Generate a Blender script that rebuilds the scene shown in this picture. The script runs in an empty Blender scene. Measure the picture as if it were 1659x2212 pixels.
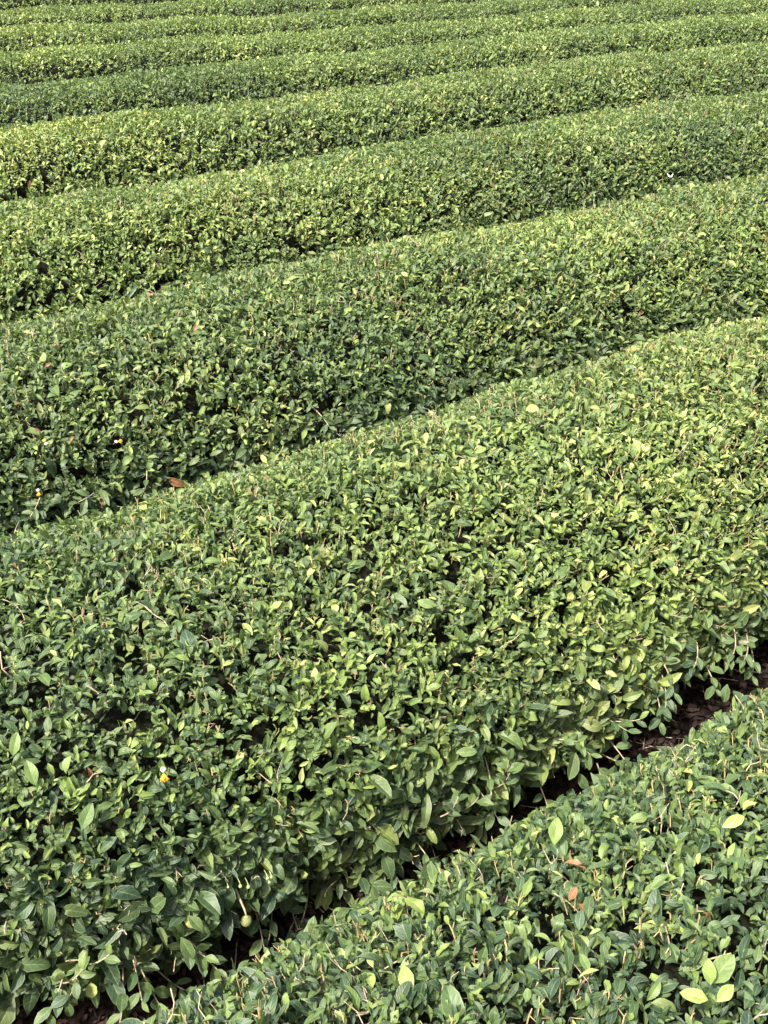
import bpy, math, random
import numpy as np
from mathutils import Vector, Matrix

# ------------------------------------------------------------------ camera, world, sun
C = bpy.context.scene
rng = np.random.default_rng(7)
random.seed(7)
HT = 0.78                      # hedge top above the soil
CAM_Z = HT + 1.61
PW, PH, PF = 1659.0, 2212.0, 2300.0
TH = math.radians(32.0)

cam_d = bpy.data.cameras.new('camera'); cam = bpy.data.objects.new('camera', cam_d)
C.collection.objects.link(cam); C.camera = cam
cam.location = (0, 0, CAM_Z); cam.rotation_euler = (math.pi/2 - TH, 0, 0)
cam_d.sensor_fit = 'VERTICAL'; cam_d.sensor_height = 36; cam_d.lens = 36*PF/PH
cam_d.clip_start = 0.05; cam_d.clip_end = 2000

SUN_EL, SUN_AZ = math.radians(56), math.radians(224)   # azimuth from +Y, clockwise: behind the camera, to the left
w = bpy.data.worlds.new('World'); C.world = w; w.use_nodes = True
nt = w.node_tree; bg = nt.nodes['Background']
sky = nt.nodes.new('ShaderNodeTexSky'); sky.sky_type = 'NISHITA'; sky.sun_disc = False
sky.sun_elevation = SUN_EL; sky.sun_rotation = SUN_AZ
sky.air_density = 1.2; sky.dust_density = 5.0; sky.ozone_density = 1.0
nt.links.new(sky.outputs[0], bg.inputs[0]); bg.inputs[1].default_value = 0.15
sd = bpy.data.lights.new('sun', 'SUN'); sun = bpy.data.objects.new('sun', sd); C.collection.objects.link(sun)
sd.energy = 4.6; sd.angle = math.radians(4.0); sd.color = (1.0, 0.94, 0.84)
sv = Vector((math.sin(SUN_AZ)*math.cos(SUN_EL), math.cos(SUN_AZ)*math.cos(SUN_EL), math.sin(SUN_EL)))
sun.rotation_euler = sv.to_track_quat('Z', 'Y').to_euler(); sun.location = (0, -3, 8)
C.view_settings.view_transform = 'Standard'; C.view_settings.look = 'None'
C.view_settings.exposure = 1.25; C.view_settings.gamma = 1
C.cycles.max_bounces = 6; C.cycles.diffuse_bounces = 3; C.cycles.glossy_bounces = 2
C.cycles.transmission_bounces = 3; C.cycles.use_denoising = True

# ------------------------------------------------------------------ pixel <-> world
CT, ST = math.cos(TH), math.sin(TH)
def ray(px, py):
    x = (np.asarray(px, float)-PW/2)/PF; y = -(np.asarray(py, float)-PH/2)/PF
    d = np.stack([x, y*ST + CT, y*CT - ST], -1)
    return d/np.linalg.norm(d, axis=-1, keepdims=True)
def proj(P):
    q = P - np.array([0, 0, CAM_Z])
    xr = q[..., 0]; up = q[..., 1]*ST + q[..., 2]*CT; z = q[..., 1]*CT - q[..., 2]*ST
    z = np.where(z < 0.05, 0.05, z)
    return PW/2 + PF*xr/z, PH/2 - PF*up/z, z

# ------------------------------------------------------------------ value noise
def vnoise(P, seed=0):
    P = np.asarray(P, float); i = np.floor(P).astype(np.int64); f = P - i; f = f*f*(3-2*f)
    def h(a, b, c):
        n = (a*73856093) ^ (b*19349663) ^ (c*83492791) ^ (seed*2654435761)
        n = (n ^ (n >> 13))*1274126177 & 0xffffffff
        n = (n ^ (n >> 16)) & 0xffffff
        return n/float(0xffffff)
    r = 0
    for dx in (0, 1):
        for dy in (0, 1):
            for dz in (0, 1):
                wgt = (f[..., 0] if dx else 1-f[..., 0])*(f[..., 1] if dy else 1-f[..., 1])*(f[..., 2] if dz else 1-f[..., 2])
                r = r + wgt*h(i[..., 0]+dx, i[..., 1]+dy, i[..., 2]+dz)
    return r*2-1
def fbm(P, seed=0):
    return (vnoise(P, seed) + .5*vnoise(P*2.1, seed+1) + .25*vnoise(P*4.3, seed+2))/1.75

# ------------------------------------------------------------------ materials
def mat(name):
    m = bpy.data.materials.new(name); m.use_nodes = True
    t = m.node_tree; b = t.nodes['Principled BSDF']
    return m, t, b
def ramp(t, fac, stops):
    r = t.nodes.new('ShaderNodeValToRGB'); e = r.color_ramp.elements
    while len(e) < len(stops): e.new(0.5)
    for k, (p, c) in enumerate(stops): e[k].position = p; e[k].color = (*c, 1)
    t.links.new(fac, r.inputs[0]); return r.outputs[0]
def math_n(t, op, a, b=None, clamp=False):
    n = t.nodes.new('ShaderNodeMath'); n.operation = op; n.use_clamp = clamp
    for k, v in enumerate((a, b)):
        if v is None: continue
        if isinstance(v, (int, float)): n.inputs[k].default_value = v
        else: t.links.new(v, n.inputs[k])
    return n.outputs[0]
def mix(t, fac, a, b, mode='MIX'):
    n = t.nodes.new('ShaderNodeMix'); n.data_type = 'RGBA'; n.blend_type = mode
    for k, v in ((0, fac), (6, a), (7, b)):
        if isinstance(v, (int, float)): n.inputs[k].default_value = v
        elif isinstance(v, tuple): n.inputs[k].default_value = (*v, 1)
        else: t.links.new(v, n.inputs[k])
    return n.outputs[2]

def leaf_material():
    m, t, b = mat('tea_leaf')
    L = t.links
    at = t.nodes.new('ShaderNodeAttribute'); at.attribute_name = 'leaf'      # r tint, g across, b along, a hue
    sp = t.nodes.new('ShaderNodeSeparateColor'); L.new(at.outputs['Color'], sp.inputs[0])
    tint, across, along, hue = sp.outputs[0], sp.outputs[1], sp.outputs[2], at.outputs['Alpha']
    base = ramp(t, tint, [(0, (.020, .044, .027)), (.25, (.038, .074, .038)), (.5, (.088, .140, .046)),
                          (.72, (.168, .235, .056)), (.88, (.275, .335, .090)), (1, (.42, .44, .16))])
    warm = ramp(t, tint, [(0, (.030, .045, .018)), (.5, (.100, .124, .042)), (1, (.36, .36, .13))])
    col = mix(t, math_n(t, 'MULTIPLY', math_n(t, 'SUBTRACT', hue, .30, True), 1.7, True), base, warm)
    # dead leaves: hue above .97
    dead = math_n(t, 'GREATER_THAN', hue, .975)
    col = mix(t, dead, col, (.20, .085, .035))
    # paler midrib and side veins
    mid = math_n(t, 'LESS_THAN', math_n(t, 'ABSOLUTE', math_n(t, 'SUBTRACT', across, .5)), .035)
    vv = math_n(t, 'SINE', math_n(t, 'MULTIPLY', math_n(t, 'SUBTRACT', along, math_n(t, 'MULTIPLY', math_n(t, 'ABSOLUTE', math_n(t, 'SUBTRACT', across, .5)), .55)), 38))
    vein = math_n(t, 'MULTIPLY', math_n(t, 'GREATER_THAN', vv, .80), .10)
    col = mix(t, math_n(t, 'MAXIMUM', math_n(t, 'MULTIPLY', mid, .45), vein), col, mix(t, .5, col, (.40, .50, .20)))
    edge = math_n(t, 'MULTIPLY', math_n(t, 'GREATER_THAN', math_n(t, 'ABSOLUTE', math_n(t, 'SUBTRACT', across, .5)), .455), .4)
    col = mix(t, edge, col, (.24, .32, .13))
    # mottling
    tc = t.nodes.new('ShaderNodeNewGeometry'); nz = t.nodes.new('ShaderNodeTexNoise'); nz.inputs['Scale'].default_value = 90
    nz.inputs['Detail'].default_value = 2
    L.new(tc.outputs['Position'], nz.inputs['Vector'])
    col = mix(t, .55, col, ramp(t, nz.outputs[0], [(.3, (.68, .68, .66)), (.7, (1.2, 1.2, 1.1))]), 'MULTIPLY')
    # paler, duller underside
    back = mix(t, .6, mix(t, 1.0, col, (1.5, 1.35, 1.5), 'MULTIPLY'), (.13, .19, .08))
    colf = mix(t, tc.outputs['Backfacing'], col, back)
    L.new(colf, b.inputs['Base Color'])
    rg = t.nodes.new('ShaderNodeMapRange'); L.new(nz.outputs[0], rg.inputs[0]); rg.inputs[3].default_value = .40; rg.inputs[4].default_value = .66
    L.new(rg.outputs[0], b.inputs['Roughness'])
    b.inputs['Specular IOR Level'].default_value = .5
    bp = t.nodes.new('ShaderNodeBump'); bp.inputs['Strength'].default_value = .25; bp.inputs['Distance'].default_value = .0006
    L.new(vv, bp.inputs['Height']); L.new(bp.outputs[0], b.inputs['Normal'])
    tr = t.nodes.new('ShaderNodeBsdfTranslucent')
    L.new(mix(t, 1.0, colf, (1.5, 1.6, .6), 'MULTIPLY'), tr.inputs[0])
    ms = t.nodes.new('ShaderNodeMixShader'); ms.inputs[0].default_value = .26
    L.new(b.outputs[0], ms.inputs[1]); L.new(tr.outputs[0], ms.inputs[2])
    L.new(ms.outputs[0], t.nodes['Material Output'].inputs[0])
    return m
M_LEAF = leaf_material()

def plain(name, c, rough=.7, c2=None, scale=20, bump=0.0, bscale=None, spec=.3):
    m, t, b = mat(name)
    tc = t.nodes.new('ShaderNodeNewGeometry')
    nz = t.nodes.new('ShaderNodeTexNoise'); nz.inputs['Scale'].default_value = scale; nz.inputs['Detail'].default_value = 5
    t.links.new(tc.outputs['Position'], nz.inputs['Vector'])
    t.links.new(ramp(t, nz.outputs[0], [(.32, c), (.68, c2 or c)]), b.inputs['Base Color'])
    b.inputs['Roughness'].default_value = rough; b.inputs['Specular IOR Level'].default_value = spec
    if bump:
        n2 = t.nodes.new('ShaderNodeTexNoise'); n2.inputs['Scale'].default_value = bscale or scale*2; n2.inputs['Detail'].default_value = 6
        t.links.new(tc.outputs['Position'], n2.inputs['Vector'])
        bp = t.nodes.new('ShaderNodeBump'); bp.inputs['Strength'].default_value = 1; bp.inputs['Distance'].default_value = bump
        t.links.new(n2.outputs[0], bp.inputs['Height']); t.links.new(bp.outputs[0], b.inputs['Normal'])
    return m
M_SOIL = plain('soil', (.008, .006, .005), .95, (.022, .014, .011), 14, .03, 45, .1)
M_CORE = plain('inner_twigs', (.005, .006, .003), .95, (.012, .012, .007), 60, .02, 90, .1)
M_STUB = plain('clipped_stem', (.13, .085, .045), .8, (.36, .29, .13), 22)
M_TWIG = plain('bark', (.20, .15, .10), .85, (.46, .38, .27), 70, .002, 300)
M_LITTER = plain('dry_leaf', (.010, .006, .005), .9, (.040, .021, .016), 18)
M_PETAL = plain('petal', (.62, .60, .52), .6, (.50, .46, .34), 200)
M_STAMEN = plain('stamen', (.85, .47, .07), .7, (.70, .34, .03), 300)
M_BUD = plain('bud', (.40, .47, .20), .5, (.25, .34, .11), 150)
M_FRUIT = plain('fruit_skin', (.075, .085, .035), .7, (.23, .25, .10), 420, .0006, 500)
M_WING = plain('butterfly_wing', (.86, .88, .92), .7, (.78, .80, .86), 120)
M_BODY = plain('butterfly_body', (.05, .05, .05), .8)

# ------------------------------------------------------------------ objects
def props(o, label=None, cat=None, group=None, kind=None):
    if label: o['label'] = label
    if cat: o['category'] = cat
    if group: o['group'] = group
    if kind: o['kind'] = kind
    return o
def empty(name, loc=(0, 0, 0)):
    o = bpy.data.objects.new(name, None); C.collection.objects.link(o); o.location = loc; o.empty_display_size = .1
    return o
def link(name, me, m, parent=None):
    me.materials.append(m)
    o = bpy.data.objects.new(name, me); C.collection.objects.link(o)
    if parent is not None:
        o.parent = parent; o.matrix_parent_inverse = Matrix.Translation(-Vector(world_loc(parent)))
    return o
def world_loc(o):
    v = Vector(o.location)
    return v if o.parent is None else v
def np_mesh(name, V, F, smooth=False, col=None):
    """V (n,3); F (m,k) all faces with k corners"""
    me = bpy.data.meshes.new(name); V = np.ascontiguousarray(V, dtype=np.float32); F = np.ascontiguousarray(F, dtype=np.int32)
    k = F.shape[1]
    me.vertices.add(len(V)); me.vertices.foreach_set('co', V.ravel())
    me.loops.add(F.size); me.loops.foreach_set('vertex_index', F.ravel())
    me.polygons.add(len(F)); me.polygons.foreach_set('loop_start', np.arange(0, F.size, k, dtype=np.int32))
    me.polygons.foreach_set('loop_total', np.full(len(F), k, dtype=np.int32))
    if smooth: me.polygons.foreach_set('use_smooth', np.ones(len(F), dtype=bool))
    if col is not None:
        a = me.color_attributes.new('leaf', 'FLOAT_COLOR', 'POINT')
        a.data.foreach_set('color', np.ascontiguousarray(col, dtype=np.float32).ravel())
    me.update(); me.validate(verbose=False) if len(F) < 2000 else None
    return me
def norm(v): return v/np.maximum(np.linalg.norm(v, axis=-1, keepdims=True), 1e-9)

# ------------------------------------------------------------------ leaves
def grid_template(ns, dup):
    al = np.linspace(0, 1, ns)
    cols = [-1, -1e-3, 1e-3, 1] if dup else [-1, 0, 1]
    A = np.array([[c, l] for l in al for c in cols]); nc = len(cols); F = []
    pairs = [(0, 1), (2, 3)] if dup else [(0, 1), (1, 2)]
    for i in range(ns-1):
        for a, b in pairs: F.append((i*nc+a, i*nc+b, (i+1)*nc+b, (i+1)*nc+a))
    return A, np.array(F)
T_NEAR = grid_template(8, True); T_MID = grid_template(6, False); T_FAR = grid_template(4, False)
def blade_shape(l):
    # narrow petiole, widest at the middle, pointed tip
    s = np.sin(np.pi*np.clip((l-.06)/.94, 0, 1)**.9)**.72
    return np.where(l < .06, .05, np.maximum(s, .03))
def make_leaves(T, P, D, N, L, Wd, curl, fold, tint, hue, clipN=None, clipH=None):
    """P base, D direction, N upper side normal, L length, Wd half width; optional clipping plane: normal and height over P"""
    A, F = T; a = A[:, 0][None, :]; l = A[:, 1][None, :]; n = len(P)
    X = norm(np.cross(D, N)); N = norm(np.cross(X, D))
    k = curl[:, None] + 1e-3
    sh = blade_shape(l)
    wx = a*sh*Wd[:, None]*(1 + (.06 if len(A) > 20 else .08)*rng.normal(0, 1, (n, len(A))).clip(-1.5, 1.5)*(np.abs(a) > .5))
    y = L[:, None]*np.sin(k*l)/k; z = L[:, None]*(np.cos(k*l)-1)/k
    cf, sf = np.cos(fold)[:, None], np.sin(fold)[:, None]
    z = z + np.abs(wx)*sf*np.cos(k*l); y = y + np.abs(wx)*sf*np.sin(k*l); x = wx*cf
    ph = (tint*37)[:, None]
    z = z + .06*L[:, None]*np.sin(l*9+ph)*np.abs(a)*np.sign(a)*sh*.6
    V = P[:, None, :] + x[..., None]*X[:, None, :] + y[..., None]*D[:, None, :] + z[..., None]*N[:, None, :]
    if clipN is not None:
        e = np.einsum('nvk,nk->nv', V-P[:, None, :], clipN) - clipH[:, None]
        dn = np.maximum(np.einsum('nk,nk->n', D, clipN), .35)[:, None]
        V = V - (np.maximum(e, 0)/dn)[..., None]*D[:, None, :]
    col = np.empty((n, A.shape[0], 4)); col[..., 0] = tint[:, None]; col[..., 1] = a*.5+.5; col[..., 2] = l; col[..., 3] = hue[:, None]
    FF = F[None] + (np.arange(n)*A.shape[0])[:, None, None]
    return V.reshape(-1, 3), FF.reshape(-1, 4), col.reshape(-1, 4)
def join(parts):
    V, F, K, o = [], [], [], 0
    for v, f, k in parts:
        V.append(v); F.append(f+o); K.append(k); o += len(v)
    return np.concatenate(V), np.concatenate(F), np.concatenate(K)

# ------------------------------------------------------------------ sticks (many tapered 4-sided prisms in one part)
def sticks(A, B, ra, rb, nside=4):
    n = len(A); d = norm(B-A); ref = np.where(np.abs(d[:, 2:3]) < .9, np.array([[0, 0, 1.]]), np.array([[1., 0, 0]]))
    x = norm(np.cross(d, ref)); y = np.cross(d, x)
    an = np.arange(nside)*2*np.pi/nside
    ring = np.cos(an)[None, :, None]*x[:, None, :] + np.sin(an)[None, :, None]*y[:, None, :]
    V = np.concatenate([A[:, None]+ring*ra[:, None, None], B[:, None]+ring*rb[:, None, None]], 1)
    f = [(i, (i+1) % nside, nside+(i+1) % nside, nside+i) for i in range(nside)]
    if nside == 4: f.append((4, 5, 6, 7))
    F = np.array(f)[None] + (np.arange(n)*2*nside)[:, None, None]
    return V.reshape(-1, 3), F.reshape(-1, 4)
def tube(pts, r0, r1, ns=7):
    pts = np.asarray(pts, float); n = len(pts); V = []
    for i, p in enumerate(pts):
        d = norm(pts[min(i+1, n-1)]-pts[max(i-1, 0)]); ref = np.array([0, 0, 1.]) if abs(d[2]) < .9 else np.array([1., 0, 0])
        x = norm(np.cross(d, ref)); y = np.cross(d, x); r = r0+(r1-r0)*i/(n-1)
        r *= 1+.12*math.sin(i*2.7)
        for k in range(ns):
            a = 2*math.pi*k/ns; V.append(p+r*(math.cos(a)*x+math.sin(a)*y))
    F = [(i*ns+k, i*ns+(k+1) % ns, (i+1)*ns+(k+1) % ns, (i+1)*ns+k) for i in range(n-1) for k in range(ns)]
    V.append(pts[-1]+norm(pts[-1]-pts[-2])*r1*.6); c = len(V)-1
    return np.array(V), F, [((n-1)*ns+k, (n-1)*ns+(k+1) % ns, c) for k in range(ns)]
def pymesh(name, V, F, smooth=True):
    me = bpy.data.meshes.new(name); me.from_pydata([tuple(v) for v in V], [], [tuple(int(i) for i in f) for f in F]); me.update()
    if smooth:
        for p in me.polygons: p.use_smooth = True
    return me

def pieces(name, V, Fo, m, root, at):
    """V (n, k, 3): n pieces sharing the faces Fo; the 100 that show largest as parts, the rest as one"""
    x, y, z = proj(at); z = np.where((x < -20) | (x > PW+20) | (y < -20) | (y > PH+20), 99, z)
    o = np.argsort(z)
    for j in o[:100]: link(name, np_mesh(name, V[j], Fo), m, root)
    rest = V[o[100:]]
    if len(rest):
        F = (Fo[None] + (np.arange(len(rest))*V.shape[1])[:, None, None]).reshape(-1, Fo.shape[1])
        props(link(name, np_mesh(name, rest.reshape(-1, 3), F), m, root), kind='stuff')

# ------------------------------------------------------------------ hedge rows
# the outline of each row's top as seen in the photograph (x, y in a 1659 x 2212 frame), nearest first
SIL = [
 ('front', [(320, 2212), (600, 2030), (900, 1890), (1100, 1795), (1400, 1640), (1659, 1510)]),
 ('second', [(0, 1165), (300, 1100), (600, 1000), (900, 890), (1180, 800), (1400, 745), (1659, 685)]),
 ('third', [(0, 705), (200, 665), (500, 600), (740, 545), (1000, 500), (1300, 440), (1659, 380)]),
 ('fourth', [(0, 440), (170, 405), (500, 365), (800, 310), (1150, 265), (1390, 225), (1659, 200)]),
 ('fifth', [(0, 278), (300, 240), (600, 210), (900, 170), (1190, 140), (1390, 110), (1659, 90)]),
 ('sixth', [(0, 188), (300, 150), (600, 125), (800, 107), (1100, 75), (1400, 50), (1659, 25)]),
 ('seventh', [(0, 110), (250, 92), (480, 75), (830, 50), (1100, 32), (1330, 12), (1500, -2)]),
 ('eighth', [(0, 60), (250, 48), (500, 33), (700, 20), (1000, 3), (1500, -38)]),
 ('ninth', [(0, 15), (250, 8), (500, -4), (1000, -35), (1500, -70)]),
 ('tenth', [(0, -25), (500, -45), (1000, -72), (1500, -103)]),
]
NEXP = 2.5
class Row:
    pass
def prof_raw(t, a, b, zc):
    """t from 0 (camera side, skirt) over pi/2 (crest) to pi (far side) -> outward-from-centre u (positive = far side), z"""
    c, s = np.cos(t), np.sin(t)
    return -np.sign(c)*a*np.abs(c)**(2/NEXP), zc + (b-zc)*np.abs(s)**(2/NEXP)
def fit_row(i, name, pts):
    R = Row(); R.name = name
    R.a = [.69, .70, .67, .69, .66, .60, .56, .56, .56, .56][i]; R.zc = .24; R.b = HT
    px = np.interp(np.linspace(0, 1, 24), np.linspace(0, 1, len(pts)), [p[0] for p in pts]); py = np.interp(px, [p[0] for p in pts], [p[1] for p in pts])
    d = ray(px, py); cdir = norm(np.array([.81, .59]))
    tt = np.linspace(math.pi/2, math.pi-.05, 160); u, z = prof_raw(tt, R.a, R.b, R.zc)
    tang = None
    zt = np.full(len(px), R.b); ut = np.zeros(len(px)); dirs = np.tile(cdir, (len(px), 1))
    for it in range(6):
        for k in range(len(px)):
            h = d[k, :2]; hn = np.linalg.norm(h)
            n_far = np.array([-dirs[k, 1], dirs[k, 0]])
            if n_far[1] < 0: n_far = -n_far
            m = -d[k, 2]/max(np.dot(h, n_far), 1e-3)
            j = np.argmax(z + m*u); ut[k], zt[k] = u[j], z[j]
        s = (CAM_Z-zt)/(-d[:, 2]); P = d[:, :2]*s[:, None]
        nf = np.stack([-dirs[:, 1], dirs[:, 0]], -1); nf *= np.sign(nf[:, 1:2])
        Cc = P - nf*ut[:, None]
        # fit a smooth line q(s)
        o = Cc.mean(0); ax = norm(Cc[-1]-Cc[0]); pe = np.array([-ax[1], ax[0]])
        S = (Cc-o)@ax; Q = (Cc-o)@pe
        deg = 3 if i < 6 else 2
        co = np.polyfit(S, Q, deg)
        sl = np.polyval(np.polyder(co), S); dirs = norm(ax[None]+sl[:, None]*pe[None])
    R.o, R.ax, R.pe, R.co, R.s0, R.s1 = o, ax, pe, co, S.min(), S.max()
    ext = [1.6, 1.6, 1.8, 2, 2.2, 2.5, 2.5, 2.5, 2.5, 2.5][i]
    R.e0, R.e1 = R.s0-ext, R.s1+ext
    R.seed = 10*i
    return R
def centre(R, s):
    sc = np.clip(s, R.s0-.2, R.s1+.2); q = np.polyval(R.co, sc); sl = np.polyval(np.polyder(R.co), sc)
    q = q + (s-sc)*sl*np.exp(-np.abs(s-sc)*.0)
    p = R.o[None] + s[:, None]*R.ax[None] + q[:, None]*R.pe[None]
    dr = norm(R.ax[None]+sl[:, None]*R.pe[None]); nf = np.stack([-dr[:, 1], dr[:, 0]], -1); nf *= np.sign(nf[:, 1:2])
    return p, dr, nf
def surf(R, s, t, inset=0.0, bumps=True):
    """point and outward normal on the trimmed surface; t < 0 runs down the skirt"""
    p, dr, nf = centre(R, s)
    tc = np.clip(t, 0, np.pi)
    a = R.a - inset; b = R.b - inset
    u, z = prof_raw(tc, a, b, R.zc)
    e = 1e-3; tm = np.clip(tc, .02, np.pi-.02); u1, z1 = prof_raw(tm+e, a, b, R.zc); u0, z0 = prof_raw(tm-e, a, b, R.zc)
    tu, tz = u1-u0, z1-z0; nl = np.hypot(tu, tz)+1e-12; nu, nz = -tz/nl, tu/nl
    sk = np.clip(-t, 0, 1) + np.clip(t-np.pi, 0, 1)         # skirt 0..1: down and inwards
    side = np.where(t < np.pi/2, -1., 1.)
    z = np.where(sk > 0, R.zc*(1-sk*.92), z); u = np.where(sk > 0, u - side*.16*sk**1.5, u)
    nu = np.where(sk > 0, side, nu); nz = np.where(sk > 0, -.35*sk, nz)
    nrm = np.concatenate([nf*nu[:, None], nz[:, None]], 1); nrm = norm(nrm)
    P = np.concatenate([p + nf*u[:, None], z[:, None]], 1)
    if bumps:
        dsp = .042*fbm(P*1.4, R.seed) + .014*vnoise(P*5.5, R.seed+5)
        dsp = dsp + (.11*vnoise(P*3.7, R.seed+6)+.05*vnoise(P*9, R.seed+7))*np.clip(1-P[:, 2]/.45, 0, 1)
        P = P + nrm*dsp[:, None]
    return P, nrm, dr, nf

def build_row(i, name, pts, label):
    R = fit_row(i, name, pts)
    mid = centre(R, np.array([(R.s0+R.s1)/2]))[0][0]
    root = empty('tea_hedge', (mid[0], mid[1], 0))
    props(root, label, 'hedge', 'clipped tea hedges planted in parallel rows')
    R.root = root
    # dark woody interior
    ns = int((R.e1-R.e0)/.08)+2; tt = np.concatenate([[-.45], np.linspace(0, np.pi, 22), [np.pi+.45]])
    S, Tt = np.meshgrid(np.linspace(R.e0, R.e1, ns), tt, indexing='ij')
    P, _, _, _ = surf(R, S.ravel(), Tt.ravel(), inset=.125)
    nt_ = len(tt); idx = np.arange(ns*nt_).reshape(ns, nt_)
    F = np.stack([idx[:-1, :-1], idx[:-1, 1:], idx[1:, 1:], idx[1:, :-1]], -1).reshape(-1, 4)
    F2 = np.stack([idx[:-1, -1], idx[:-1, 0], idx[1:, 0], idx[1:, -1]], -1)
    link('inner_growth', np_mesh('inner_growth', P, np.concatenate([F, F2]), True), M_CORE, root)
    # shoots scattered over the surface
    tsamp = np.linspace(-.95, np.pi+.6, 200)
    Pp, _, _, _ = surf(R, np.zeros(200), tsamp, bumps=False)
    arc = np.concatenate([[0], np.cumsum(np.linalg.norm(np.diff(Pp, axis=0), axis=1))])
    near = i < 3
    dens = [2150, 2150, 1900, 1700, 1400, 1250, 1100, 1000, 900, 800][i]     # shoots per square metre
    n = int(dens*arc[-1]*(R.e1-R.e0))
    s = rng.uniform(R.e0, R.e1, n); t = np.interp(rng.uniform(0, arc[-1], n), arc, tsamp)
    P, N, dr, nf = surf(R, s, t)
    px, py, dz = proj(P); view = norm(np.array([0, 0, CAM_Z])-P); fac = np.einsum('nk,nk->n', view, N)
    inside = (px > -420) & (px < 2080) & (py > -260) & (py < 2560)
    wide = (px > -1500) & (px < 3200)
    visible = fac > -.30
    sk = np.clip(-t, 0, 1) + np.clip(t-np.pi, 0, 1)
    keep = np.where(inside & visible, 1.0, np.where(wide, .22, .08))
    lowz = np.clip((P[:, 2]+.08)/.50, 0.25, 1)
    holes = fbm(P*6, R.seed+30)
    keep = keep*lowz*np.where(holes < -.22-.46*np.clip((P[:, 2]-.25)/.35, 0, 1), .42, 1.0)
    kp = rng.random(n) < keep
    P, N, s, t, dz, sk, inside, visible = [v[kp] for v in (P, N, s, t, dz, sk, inside, visible)]
    big = np.where(inside & visible, 1.0, 1.7)
    n = len(P)
    up = np.array([0, 0, 1.])
    axis = norm(N*.75 + up*.55 + rng.normal(0, .28, (n, 3)))
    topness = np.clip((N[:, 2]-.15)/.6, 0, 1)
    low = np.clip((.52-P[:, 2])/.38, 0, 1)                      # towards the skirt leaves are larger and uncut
    # colour patches
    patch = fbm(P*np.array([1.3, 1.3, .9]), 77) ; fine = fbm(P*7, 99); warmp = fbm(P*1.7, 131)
    gx = np.clip((proj(P)[0]-PW/2)/PW*2, -1.3, 1.3)*[.02, .09, .07, -.05, -.05, .07, -.04, -.04, 0, 0][i]   # tint shifts left to right in view, by row
    base_t = .42 + .20*patch + .13*fine + gx + [.04, .10, .12, .13, .13, .14, .12, .1, .1, .1][i]*topness - .15*low + [-.08, .01, 0, .05, .08, .0, .06, .10, .10, .10][i]  # mature skirt darker, young crest paler; valley shade and crest sheen painted in too
    parts = []; nl = 6
    T = T_NEAR if i < 2 else (T_MID if i < 4 else T_FAR)
    for k in range(nl):
        pick = rng.random(n) < [1, .95, .8, .6, .7, .7][k]
        m = int(pick.sum()); p_, ax_, N_, low_, top_, big_ = P[pick], axis[pick], N[pick], low[pick], topness[pick], big[pick]
        rad = norm(np.cross(ax_, rng.normal(0, 1, (m, 3))))
        al = np.radians(rng.uniform(18, 80, m) - 12*top_ + 16*low_)
        D = norm(ax_*np.cos(al)[:, None] + rad*np.sin(al)[:, None])
        Nl = ax_ - D*np.einsum('nk,nk->n', ax_, D)[:, None]
        Nl = norm(norm(Nl)*.9 + up*.35 + rng.normal(0, .30, (m, 3)))
        L = rng.lognormal(math.log(.0305), .36, m)*(1+.80*low_)*(1-.16*top_)*big_
        L = np.clip(L, .013, .09)
        if i > 3: L = L*1.08
        Wd = L*rng.uniform(.15, .27, m)
        dep = rng.exponential(.016, m) + .012 + (k > 1)*.012 + (k > 3)*rng.uniform(.01, .05, m)
        base = p_ - N_*dep[:, None] + rng.normal(0, .006, (m, 3))
        curl = rng.normal(.6, .75, m); fold = np.radians(rng.uniform(4, 46, m))
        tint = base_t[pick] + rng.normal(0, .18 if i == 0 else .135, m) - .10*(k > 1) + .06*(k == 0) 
        young = rng.random(m) < .045; tint = np.where(young, tint+.20, tint)
        pale = rng.random(m) < .0015; tint = np.where(pale, .97, tint)
        tint = np.clip(tint, .02, .99)
        hue = np.clip(.44 + .24*warmp[pick] - .10*top_ - (.14 if i == 0 else 0) + .12*low_ + rng.normal(0, .19, m), 0, .95)  # cooler crests and nearest row carry painted sky sheen; skirt warmer
        hue = np.where(rng.random(m) < np.where(warmp[pick] > .38, .006, .0008), 1.0, hue)
        # shears cut whatever stands proud of the surface
        cut = rng.random(m) < .40+(.60 if i else .50)*top_*(1-low_)
        H = dep + np.where(cut, rng.normal(.003, .0035, m), .2)
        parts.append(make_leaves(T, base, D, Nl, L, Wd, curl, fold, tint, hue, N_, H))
    V, F, K = join(parts)
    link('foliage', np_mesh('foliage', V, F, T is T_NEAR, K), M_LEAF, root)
    nleaf = sum(len(p[0]) for p in parts)//len(T[0])
    # clipped stubs of stem standing at the surface
    q = (rng.random(n) < np.array([.09, .11, .09, .05, .04, 0, 0, 0, 0, 0])[i]*np.clip(1+2.6*fbm(P*4.5, R.seed+41), .05, 3)) & inside
    m = int(q.sum())
    if m:
        d = norm(axis[q]+rng.normal(0, .25, (m, 3))); ln = rng.uniform(.012, .030, m)
        A = P[q]-N[q]*rng.uniform(.012, .022, m)[:, None]; B = A+d*ln[:, None]
        r = rng.uniform(.0007, .0017, m)*(1+.1*i)
        M1 = A+d*ln[:, None]*.55+rng.normal(0, .0018, (m, 3)); d2 = norm(d+rng.normal(0, .55, (m, 3)))
        segs = [sticks(A-N[q]*.02, M1, r*1.1, r), sticks(M1, B, r, r*.8), sticks(M1, M1+d2*ln[:, None]*.6, r*.8, r*.65)]
        V = np.concatenate([v.reshape(m, -1, 3) for v, f in segs], 1)
        Fo = np.concatenate([f[:5]+8*k for k, (v, f) in enumerate(segs)])
        pieces('clipped_stem', V, Fo, M_STUB, root, B)
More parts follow.
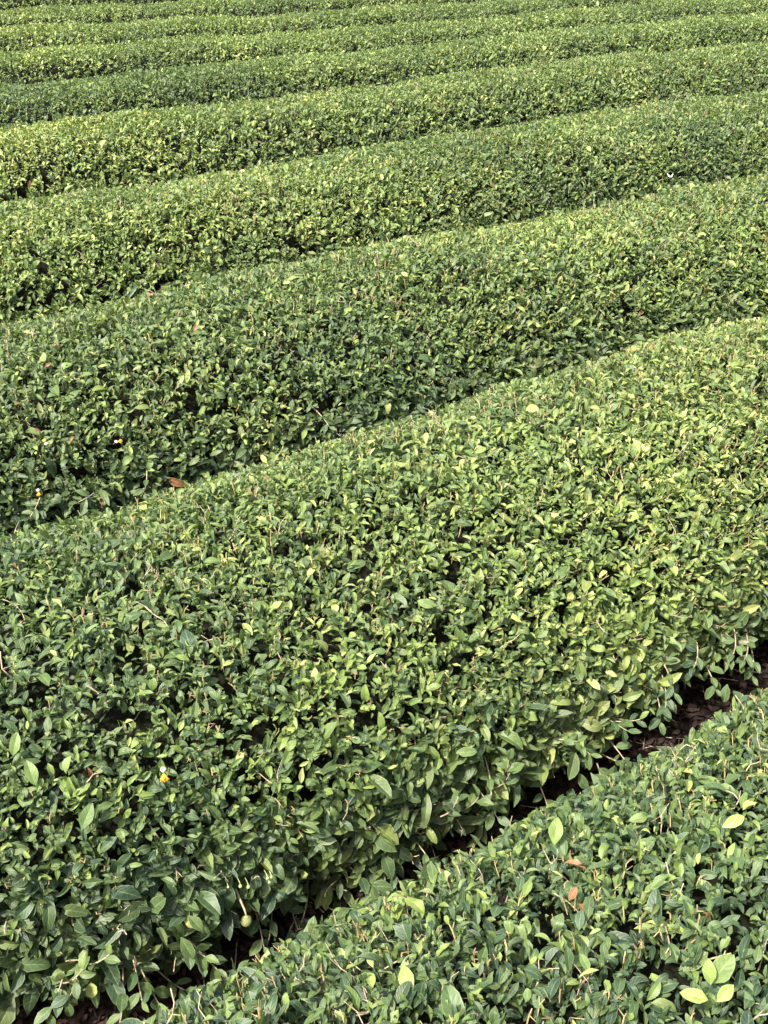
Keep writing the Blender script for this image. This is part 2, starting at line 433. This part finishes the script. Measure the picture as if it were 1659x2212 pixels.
    # bare grey twigs, most of them low on the side
    if i < 5:
        q = (rng.random(n) < (.028 + .16*low)*np.clip(1+2.2*fbm(P*3.5, R.seed+43), .1, 3)*(1-.15*i)) & visible & inside
        m = int(q.sum()); A = P[q]-N[q]*rng.uniform(.03, .09, m)[:, None]; d = norm(axis[q]*.8+rng.normal(0, .6, (m, 3))); segs = []
        r = rng.uniform(.0010, .0024, m)
        for k in range(4):
            B = A + d*rng.uniform(.012, .034, m)[:, None]; segs.append(sticks(A, B, r, r*.85)); r = r*.85; A = B
            if k == 1:
                d2 = norm(d+rng.normal(0, .7, (m, 3))); segs.append(sticks(A, A+d2*.028, r*.8, r*.5))
            d = norm(d+rng.normal(0, .45, (m, 3)))
        V = np.concatenate([v.reshape(m, -1, 3) for v, f in segs], 1)
        Fo = np.concatenate([f[:5]+8*k for k, (v, f) in enumerate(segs)])
        pieces('bare_twig', V, Fo, M_TWIG, root, P[q])
    # woody stems rising from the soil inside the skirt
    if i < 3:
        vis = 0
        s_ = R.e0+.1
        while s_ < R.e1 and vis < 22:
            p, dr, nf = centre(R, np.array([s_])); p, dr, nf = p[0], dr[0], nf[0]
            b0 = np.array([*(p - nf*rng.uniform(.05, .3)), 0.0]); pts3 = [b0-np.array([0, 0, .03])]
            dd = np.array([*(-nf*rng.uniform(.3, .9)+dr*rng.uniform(-.6, .6)), 1.0])
            for k in range(7):
                dd = dd+rng.normal(0, .28, 3); pts3.append(pts3[-1]+norm(dd)*.07)
            v, f1, f2 = tube(pts3, .011, .004)
            link('stem', pymesh('stem', v, list(f1)+list(f2)), M_TWIG, root); vis += 1
            s_ += rng.uniform(.18, .34)
    return R, nleaf

LABELS = [
 'dark blue-green clipped tea hedge in the lower right corner, nearest the viewer',
 'broad tea hedge across the middle with a dangling green fruit and an orange flower',
 'dark tea hedge with two small yellow flowers at its left end',
 'tea hedge with a white butterfly near its right end',
 'bright yellow-green tea hedge directly behind the hedge with the white butterfly',
 'thin light green tea hedge, fifth one back from the bare soil strip',
 'darker green tea hedge, sixth one back from the bare soil strip',
 'narrow tea hedge band near the top edge, third from the farthest visible',
 'very narrow tea hedge band near the top edge, second from the farthest visible',
 'farthest visible tea hedge, a sliver in the top left corner',
]
rows = []; total = 0
for i, (nm, pts) in enumerate(SIL):
    R, nleaf = build_row(i, nm, pts, LABELS[i]); rows.append(R); total += nleaf
print('LEAVES', total)

# ------------------------------------------------------------------ ground and litter
gs = 60
me = pymesh('ground', *(lambda n: ([(x, y, 0) for y in np.concatenate([np.linspace(-6, 20, n), [400]]) for x in np.concatenate([[-300], np.linspace(-12, 14, n), [300]])],
     [(j*(n+2)+i, j*(n+2)+i+1, (j+1)*(n+2)+i+1, (j+1)*(n+2)+i) for j in range(n) for i in range(n+1)]))(gs))
props(link('ground', me, M_SOIL), kind='structure')
def litter():
    parts = []
    n = 16000
    s = rng.uniform(rows[0].e0-.3, rows[1].e1, n); off = rng.uniform(.45, 1.25, n)
    p, dr, nf = centre(rows[0], s); g = p+nf*off[:, None]
    n2 = 5000; s2 = rng.uniform(rows[1].e0, rows[1].e1, n2); p2, _, nf2 = centre(rows[1], s2); g2 = p2+nf2*rng.uniform(.5, 1.2, n2)[:, None]
    g = np.concatenate([g, g2]); n = len(g)
    P = np.concatenate([g, rng.uniform(.002, .022, n)[:, None]], 1)
    an = rng.uniform(0, 2*np.pi, n); D = norm(np.stack([np.cos(an), np.sin(an), rng.normal(0, .28, n)], 1))
    N = norm(np.array([0, 0, 1.])+rng.normal(0, .6, (n, 3)))
    L = rng.uniform(.012, .042, n)
    V, F, K = make_leaves(T_MID, P, D, N, L, L*.24, rng.normal(.3, .9, n), np.radians(rng.uniform(0, 30, n)), rng.random(n), rng.random(n))
    V[:, 2] = np.maximum(V[:, 2], .003)
    props(link('fallen_leaves', np_mesh('fallen_leaves', V, F, False, K), M_LITTER), 'brown fallen leaves littering the soil between hedges', 'leaf litter', kind='stuff')
    m = 260; k = rng.integers(0, 16000, m); A = np.concatenate([g[k], rng.uniform(.006, .02, m)[:, None]], 1)
    an = rng.uniform(0, 2*np.pi, m); ln = rng.uniform(.05, .2, m)
    B = A+np.stack([np.cos(an)*ln, np.sin(an)*ln, rng.uniform(-.002, .02, m)], 1)
    Mm = (A+B)/2+rng.normal(0, .010, (m, 3))*np.array([1, 1, .3]); Q = Mm+np.stack([np.cos(an+.8)*ln*.3, np.sin(an+.8)*ln*.3, np.full(m, .004)], 1)
    sg = [sticks(A, Mm, np.full(m, .0018), np.full(m, .0014)), sticks(Mm, B, np.full(m, .0014), np.full(m, .0009)), sticks(Mm, Q, np.full(m, .0011), np.full(m, .0007))]
    V, F, _ = join([(v, f, np.zeros((len(v), 1))) for v, f in sg])
    props(link('fallen_twigs', np_mesh('fallen_twigs', V, F), M_TWIG), 'thin dry twigs scattered over the shaded soil', 'twigs', kind='stuff')
litter()

# ------------------------------------------------------------------ single things seen in the photograph
def hit(R, px, py):
    """first point of row R's surface met by the viewing ray"""
    d = ray(px, py); o = np.array([0, 0, CAM_Z])
    S, Tt = np.meshgrid(np.linspace(R.e0, R.e1, 500), np.linspace(-.9, np.pi*.75, 140), indexing='ij')
    P, N, _, _ = surf(R, S.ravel(), Tt.ravel())
    q = P-o; al = q@d; off = np.linalg.norm(q-al[:, None]*d, axis=1)
    c = np.where(off < .03)[0]
    if len(c) == 0: j = np.argmin(off)
    else: j = c[np.argmin(al[c] + off[c]*3)]
    return o+d*al[j], N[j], d
def frame(z):
    z = norm(z); x = norm(np.cross(z, np.array([.3, .9, .2]))); y = np.cross(z, x); return np.stack([x, y, z], 1)
RIGHT = np.array([1., 0, 0]); UPV = np.array([0, ST, CT])
def hero_leaf(R, px, py, length, ang, tint, hue=.3, name='leaf', label=None, w=.24, curl=.5, proud=.02, tilt=.35, root=None):
    """a single leaf whose base is seen at px,py and which points along ang (degrees, counter-clockwise from right)"""
    P, N, d = hit(R, px, py); a = math.radians(ang)
    D = norm(math.cos(a)*RIGHT + math.sin(a)*UPV + .15*N)
    Nn = norm(-d + tilt*np.array([0, 0, 1.]) + rng.normal(0, .15, 3))
    one = lambda v: np.array([float(v)])
    V, F, K = make_leaves(T_NEAR, (P+N*proud)[None], D[None], Nn[None], one(length), one(length*w), one(curl), one(.3), one(tint), one(hue))
    o = link(name, np_mesh(name, V, F, True, K), M_LEAF, root or R.root)
    if label: o['label'] = label
    return P+N*proud, D
A_, B_, C_, D_, E_ = rows[:5]
# pale and young leaves
hero_leaf(B_, 196, 2140, .036, 98, .93, .2, 'pale_leaf', 'pale yellow leaf facing outwards', w=.40, curl=.2)
hero_leaf(B_, 578, 1014, .030, 128, .93, .2, 'pale_leaf', 'upright pale yellow-green leaf', w=.28, curl=.2)
hero_leaf(B_, 1135, 897, .045, 5, .93, .15, 'pale_leaf', 'pale green leaf lying flat on the crest', w=.34)
hero_leaf(C_, 880, 606, .035, 150, .95, .2, 'pale_leaf', 'whitish leaf near the crest', w=.28)
for (px, py, L, an, ti) in [(1528, 2155, .042, 98, .74), (1522, 2188, .046, 168, .84), (1540, 2192, .040, 42, .78)]:
    hero_leaf(A_, px, py, L, an, ti, .2, 'young_leaf', 'bright yellow-green young leaf of a shoot', w=.27, proud=.035)
hero_leaf(A_, 1530, 2140, .062, 48, .60, .1, 'large_leaf', 'large pale green blade behind the young shoot', w=.30, proud=.02, curl=.3)
hero_leaf(A_, 1230, 1990-30, .030, 60, .45, .99, 'withered_leaf', 'reddish brown withered leaf', proud=.015)
hero_leaf(C_, 418, 722, .026, 60, .45, .99, 'withered_leaf', 'reddish brown withered leaf', w=.35, proud=.015)
hero_leaf(C_, 98, 800, .026, 30, .45, .99, 'withered_leaf', 'reddish brown withered leaf', proud=.015)
for (px, py, L, an, ti) in [(30, 1640, .05, 80, .6), (78, 1700, .058, 110, .62), (175, 1790, .06, 70, .52), (790, 1600-20, .0, 0, 0), (975, 1620, .055, 10, .55),
        (1150, 1550, .045, 150, .66), (700, 1965, .062, 15, .36), (690, 1990, .05, 340, .35), (620, 1985, .06, 285, .38), (385, 2010, .06, 300, .45), (400, 1965, .05, 320, .5),
        (470, 1975, .05, 200, .5), (1060, 1830, .06, 200, .45), (1200, 1790, .055, 170, .42), (1300, 1760, .06, 60, .42), (800, 1940, .062, 350, .34), (790, 1900, .062, 5, .38), (960, 1870, .05, 320, .3), (1420, 1570, .05, 20, .35), (1500, 1560, .055, 280, .45), (1560, 1470, .06, 250, .4),
        (1240, 1660, .055, 290, .4), (1280, 1650, .05, 330, .4), (430, 2180, .06, 200, .4), (150, 2160, .06, 130, .45), (1025, 990, .04, 20, .75), (930, 1320, .045, 160, .6)]:
    if L: hero_leaf(B_, px, py, L, an, ti, .25, 'large_leaf', w=.25, proud=.02)
def shoot(R, px, py, ang, n, L, tint, hue=.25, back=.09):
    """a leafy shoot hanging out over the soil; its tip is seen at px,py and points along ang"""
    P, N, d = hit(R, px, py); a = math.radians(ang)
    ax = norm(math.cos(a)*RIGHT + math.sin(a)*UPV - .25*d); tip = P+N*.045
    tl = [tip-ax*back*u - N*.05*u*u for u in np.linspace(1, 0, 6)]
    v, f1, f2 = tube(tl, .0022, .0012, 6)
    st = link('leafy_shoot', pymesh('leafy_shoot', v, list(f1)+list(f2)), M_TWIG, R.root)
    for k in range(n):
        u = k/max(n-1, 1)*.75; base = tip-ax*back*u-N*.05*u*u
        ph = k*2.4+rng.uniform(-.3, .3); fr = frame(ax); rad = fr@np.array([math.cos(ph), math.sin(ph), 0])
        al = math.radians(38+38*u+rng.uniform(-10, 10)); D = norm(ax*math.cos(al)+rad*math.sin(al))
        Nn = norm(-d*.8 + np.array([0, 0, .7]) + rng.normal(0, .25, 3)); one = lambda q: np.array([float(q)])
        l = L*rng.uniform(.75, 1.15)*(.75 if k == 0 else 1)
        V, F, K = make_leaves(T_NEAR, base[None], D[None], Nn[None], one(l), one(l*rng.uniform(.19, .25)), one(rng.uniform(.1, .9)), one(rng.uniform(.1, .45)), one(np.clip(tint+rng.normal(0, .07)+.08*(k == 0), .05, .9)), one(hue))
        me = np_mesh('leaf', V, F, True, K); me.materials.append(M_LEAF); o = bpy.data.objects.new('leaf', me); C.collection.objects.link(o); o.parent = st
for (px, py, an, n, L, ti) in [(560, 2010, 250, 5, .055, .36), (640, 2030, 280, 6, .062, .32), (720, 1975, 345, 5, .062, .34), (455, 2060, 320, 6, .058, .42), (330, 2130, 300, 6, .055, .42), (250, 2170, 260, 5, .055, .4),
        (860, 1905, 300, 5, .055, .32), (930, 1860, 280, 6, .055, .38), (1110, 1800, 200, 6, .058, .36), (1190, 1770, 230, 7, .060, .40), (1280, 1720, 260, 7, .056, .38), (1345, 1650, 300, 6, .05, .36),
        (1250, 1610, 320, 7, .05, .42), (1330, 1560, 330, 6, .05, .42), (1400, 1540, 260, 6, .055, .28), (1520, 1470, 280, 7, .052, .42), (1600, 1440, 250, 6, .052, .4), (1430, 1480, 275, 5, .055, .2),
        (1470, 1590, 20, 4, .042, .38), (100, 2150, 240, 6, .055, .4), (170, 2060, 60, 5, .05, .5), (1010, 1700, 60, 5, .05, .5), (1050, 1740, 300, 5, .055, .42), (1080, 1640, 80, 6, .05, .45)]:
    shoot(B_, px, py, an, n, L, ti)
    shoot(B_, px+rng.uniform(-60, 60), py+rng.uniform(-55, 10), an+rng.uniform(-50, 50), n, L*.95, ti+rng.uniform(-.1, .08))
for (px, py, an, n, L, ti) in [(600, 960, 70, 4, .045, .5), (150, 1085, 200, 5, .055, .35), (50, 1120, 230, 5, .055, .35), (300, 1060, 250, 5, .05, .33), (700, 920, 300, 5, .045, .3)]:
    shoot(C_, px, py, an, n, L, ti)
hero_leaf(A_, 1200, 1840, .055, 80, .68, .3, 'large_leaf', w=.27, proud=.015)
hero_leaf(A_, 1560, 1800, .05, 20, .90, .3, 'pale_leaf', 'pale yellow leaf with a curled rim', w=.25, proud=.015)

def uv_sphere(name, c, r, sx=1, sy=1, sz=1, n=14, m=9, rot=None):
    V = []; F = []
    for j in range(m+1):
        ph = math.pi*j/m
        for i in range(n):
            a = 2*math.pi*i/n; V.append(np.array([math.sin(ph)*math.cos(a)*sx, math.sin(ph)*math.sin(a)*sy, math.cos(ph)*sz])*r)
    V = np.array(V)
    if rot is not None: V = V@rot.T
    V = V+c
    for j in range(m):
        for i in range(n): F.append((j*n+i, (j+1)*n+i, (j+1)*n+(i+1) % n, j*n+(i+1) % n))
    return pymesh(name, V, F)
def petal_mesh(c, axis, side, L, W, cup):
    A, F = grid_template(7, False); a, l = A[:, 0], A[:, 1]
    D = norm(axis); X = norm(np.cross(D, side)); N = np.cross(X, D)
    sh = np.sqrt(np.clip(l*(1.02-l), 0, 1))*2
    V = c + (a*sh*W)[:, None]*X + (L*l)[:, None]*D + (cup*L*(np.sin(np.pi*l)*.5 - .8*a*a*sh))[:, None]*N
    return V, F
def flower(R, px, py, size, dirs_img, npet, label, droop):
    P, N, d = hit(R, px, py); P = P+N*.028
    ax = norm(dirs_img[0]*RIGHT + dirs_img[1]*UPV - .35*d)
    base = P
    st = empty('flower'); st.location = base; st.parent = R.root; st.matrix_parent_inverse = Matrix.Translation(-Vector(R.root.location))
    st['label'] = label
    def sub(name, me, m):
        me.materials.append(m); o = bpy.data.objects.new(name, me); C.collection.objects.link(o)
        me.transform(Matrix.Translation(-Vector(base))); o.parent = st; return o
    fr = frame(ax)
    A0, B0 = [], []
    for k in range(46):
        an = rng.uniform(0, 2*np.pi); sp = rng.uniform(0, .75)
        dd = fr@np.array([math.cos(an)*sp, math.sin(an)*sp, 1.0]); A0.append(base+norm(dd)*size*.15); B0.append(base+norm(dd)*size*rng.uniform(.65, 1.0))
    A0, B0 = np.array(A0), np.array(B0); r = np.full(len(A0), size*.035)
    V, F = sticks(A0, B0, r, r); V2, F2 = sticks(B0, B0+norm(B0-A0)*size*.10, r*2.1, r*1.8)
    sub('stamens', np_mesh('stamens', np.concatenate([V, V2]), np.concatenate([F, F2+len(V)])), M_STAMEN)
    for k in range(npet):
        an = 2*np.pi*k/max(npet, 1)+.6
        side = fr@np.array([math.cos(an), math.sin(an), 0]); dirp = norm(side*.55 + (ax if droop < 0 else -ax)*droop*(-1 if droop < 0 else 1))
        v, f = petal_mesh(base+side*size*.1, dirp, ax, size*.75, size*.30, .35)
        sub('petal', pymesh('petal', v, f), M_PETAL)
    v, f1, f2 = tube([base-ax*size*.05, base-ax*size*.5-N*.008, base-ax*size*.7-N*.04], size*.09, size*.06, 6)
    sub('stalk', pymesh('stalk', v, list(f1)+list(f2)), M_TWIG)
flower(B_, 350, 1672, .019, (.1, -1), 2, 'faded orange flower with one white petal left', .8)
flower(C_, 251, 958, .015, (1, .1), 2, 'small yellow flower lying sideways', .9)
flower(C_, 79, 1063, .015, (.1, -.9), 4, 'cream and orange flower nodding downwards', .8)
flower(C_, 96, 962, .013, (-.3, .5), 4, 'small whitish blossom half hidden in leaves', .7)

def bud(R, px, py, r, label=None):
    P, N, d = hit(R, px, py); P = P+N*.03
    o = link('flower_bud', uv_sphere('flower_bud', P, r, 1, 1, 1.08), M_BUD, R.root)
    v, f1, f2 = tube([P+UPV*r*.9, P+UPV*r*1.5-N*.006, P+UPV*r*1.9-N*.02], .0008, .0009, 6)
    s = bpy.data.objects.new('bud_stalk', pymesh('bud_stalk', v, list(f1)+list(f2))); s.data.materials.append(M_BUD)
    C.collection.objects.link(s); s.parent = o
for px, py, r in [(509, 1897, .0042), (526, 1898, .0044), (567, 1880, .0036), (575, 1877, .0038), (571, 1888, .0033), (483, 1899, .003), (583, 2007, .0033)]:
    bud(B_, px, py, r)
for px, py in [(168, 895), (210, 950), (285, 925), (560, 925), (75, 985)]: bud(C_, px, py, .0045)
P, N, d = hit(B_, 520, 1966); P = P+N*.035
fo = link('tea_fruit', uv_sphere('tea_fruit', P, .0135, 1, 1, 1.0, 24, 16), M_FRUIT, B_.root); fo['label'] = 'round speckled green fruit hanging over the soil'
cal = [petal_mesh(P+UPV*.0125, norm(.75*(math.cos(a)*RIGHT-math.sin(a)*d)-.25*UPV), UPV, .011, .005, .3) for a in (0, 1.6, 3.1, 4.7)]
V = np.concatenate([v for v, f in cal]); F = np.concatenate([f+k*len(cal[0][0]) for k, (v, f) in enumerate(cal)])
o = bpy.data.objects.new('calyx', pymesh('calyx', V, F)); o.data.materials.append(M_BUD); C.collection.objects.link(o); o.parent = fo
v, f1, f2 = tube([P+UPV*.012, P+UPV*.026-RIGHT*.004, P+UPV*.045-RIGHT*.012-N*.01, P+UPV*.07-RIGHT*.02-N*.05], .0022, .0032, 7)
o = bpy.data.objects.new('fruit_stalk', pymesh('fruit_stalk', v, list(f1)+list(f2))); o.data.materials.append(M_TWIG); C.collection.objects.link(o); o.parent = fo

# butterfly
P, N, d = hit(D_, 1448, 382); P = P-d*.06
bf = empty('butterfly', P); props(bf, 'small white butterfly with raised wings fluttering over the tea leaves', 'butterfly')
def wing(sx, sc=.024):
    prof = [(0, 0), (.25, .30), (.7, .62), (1.05, .72), (1.1, .5), (.95, .2), (.8, -.05), (.55, -.28), (.2, -.25)]
    V = []; F = []
    for lay in (0, .0004):
        for a, b in prof:
            X = sx*(a*.75)*RIGHT*sc + (a*.75)*UPV*sc*(.55) ; V.append(X + b*sc*(UPV*.75-.2*d) + sc*.12*math.sin(a*3)*(-d) + lay*(-d))
    n = len(prof); F = [tuple(range(n)), tuple(range(2*n-1, n-1, -1))] + [(k, (k+1) % n, n+(k+1) % n, n+k) for k in range(n)]
    return pymesh('wing', V, F, False)
for sx in (-1, 1):
    me = wing(sx); me.materials.append(M_WING); o = bpy.data.objects.new('wing', me); C.collection.objects.link(o); o.parent = bf
me = uv_sphere('body', np.zeros(3), .0045, .4, .4, 2.0, 10, 8, frame(UPV*.7-d*.3)); me.materials.append(M_BODY)
o = bpy.data.objects.new('body', me); C.collection.objects.link(o); o.parent = bf
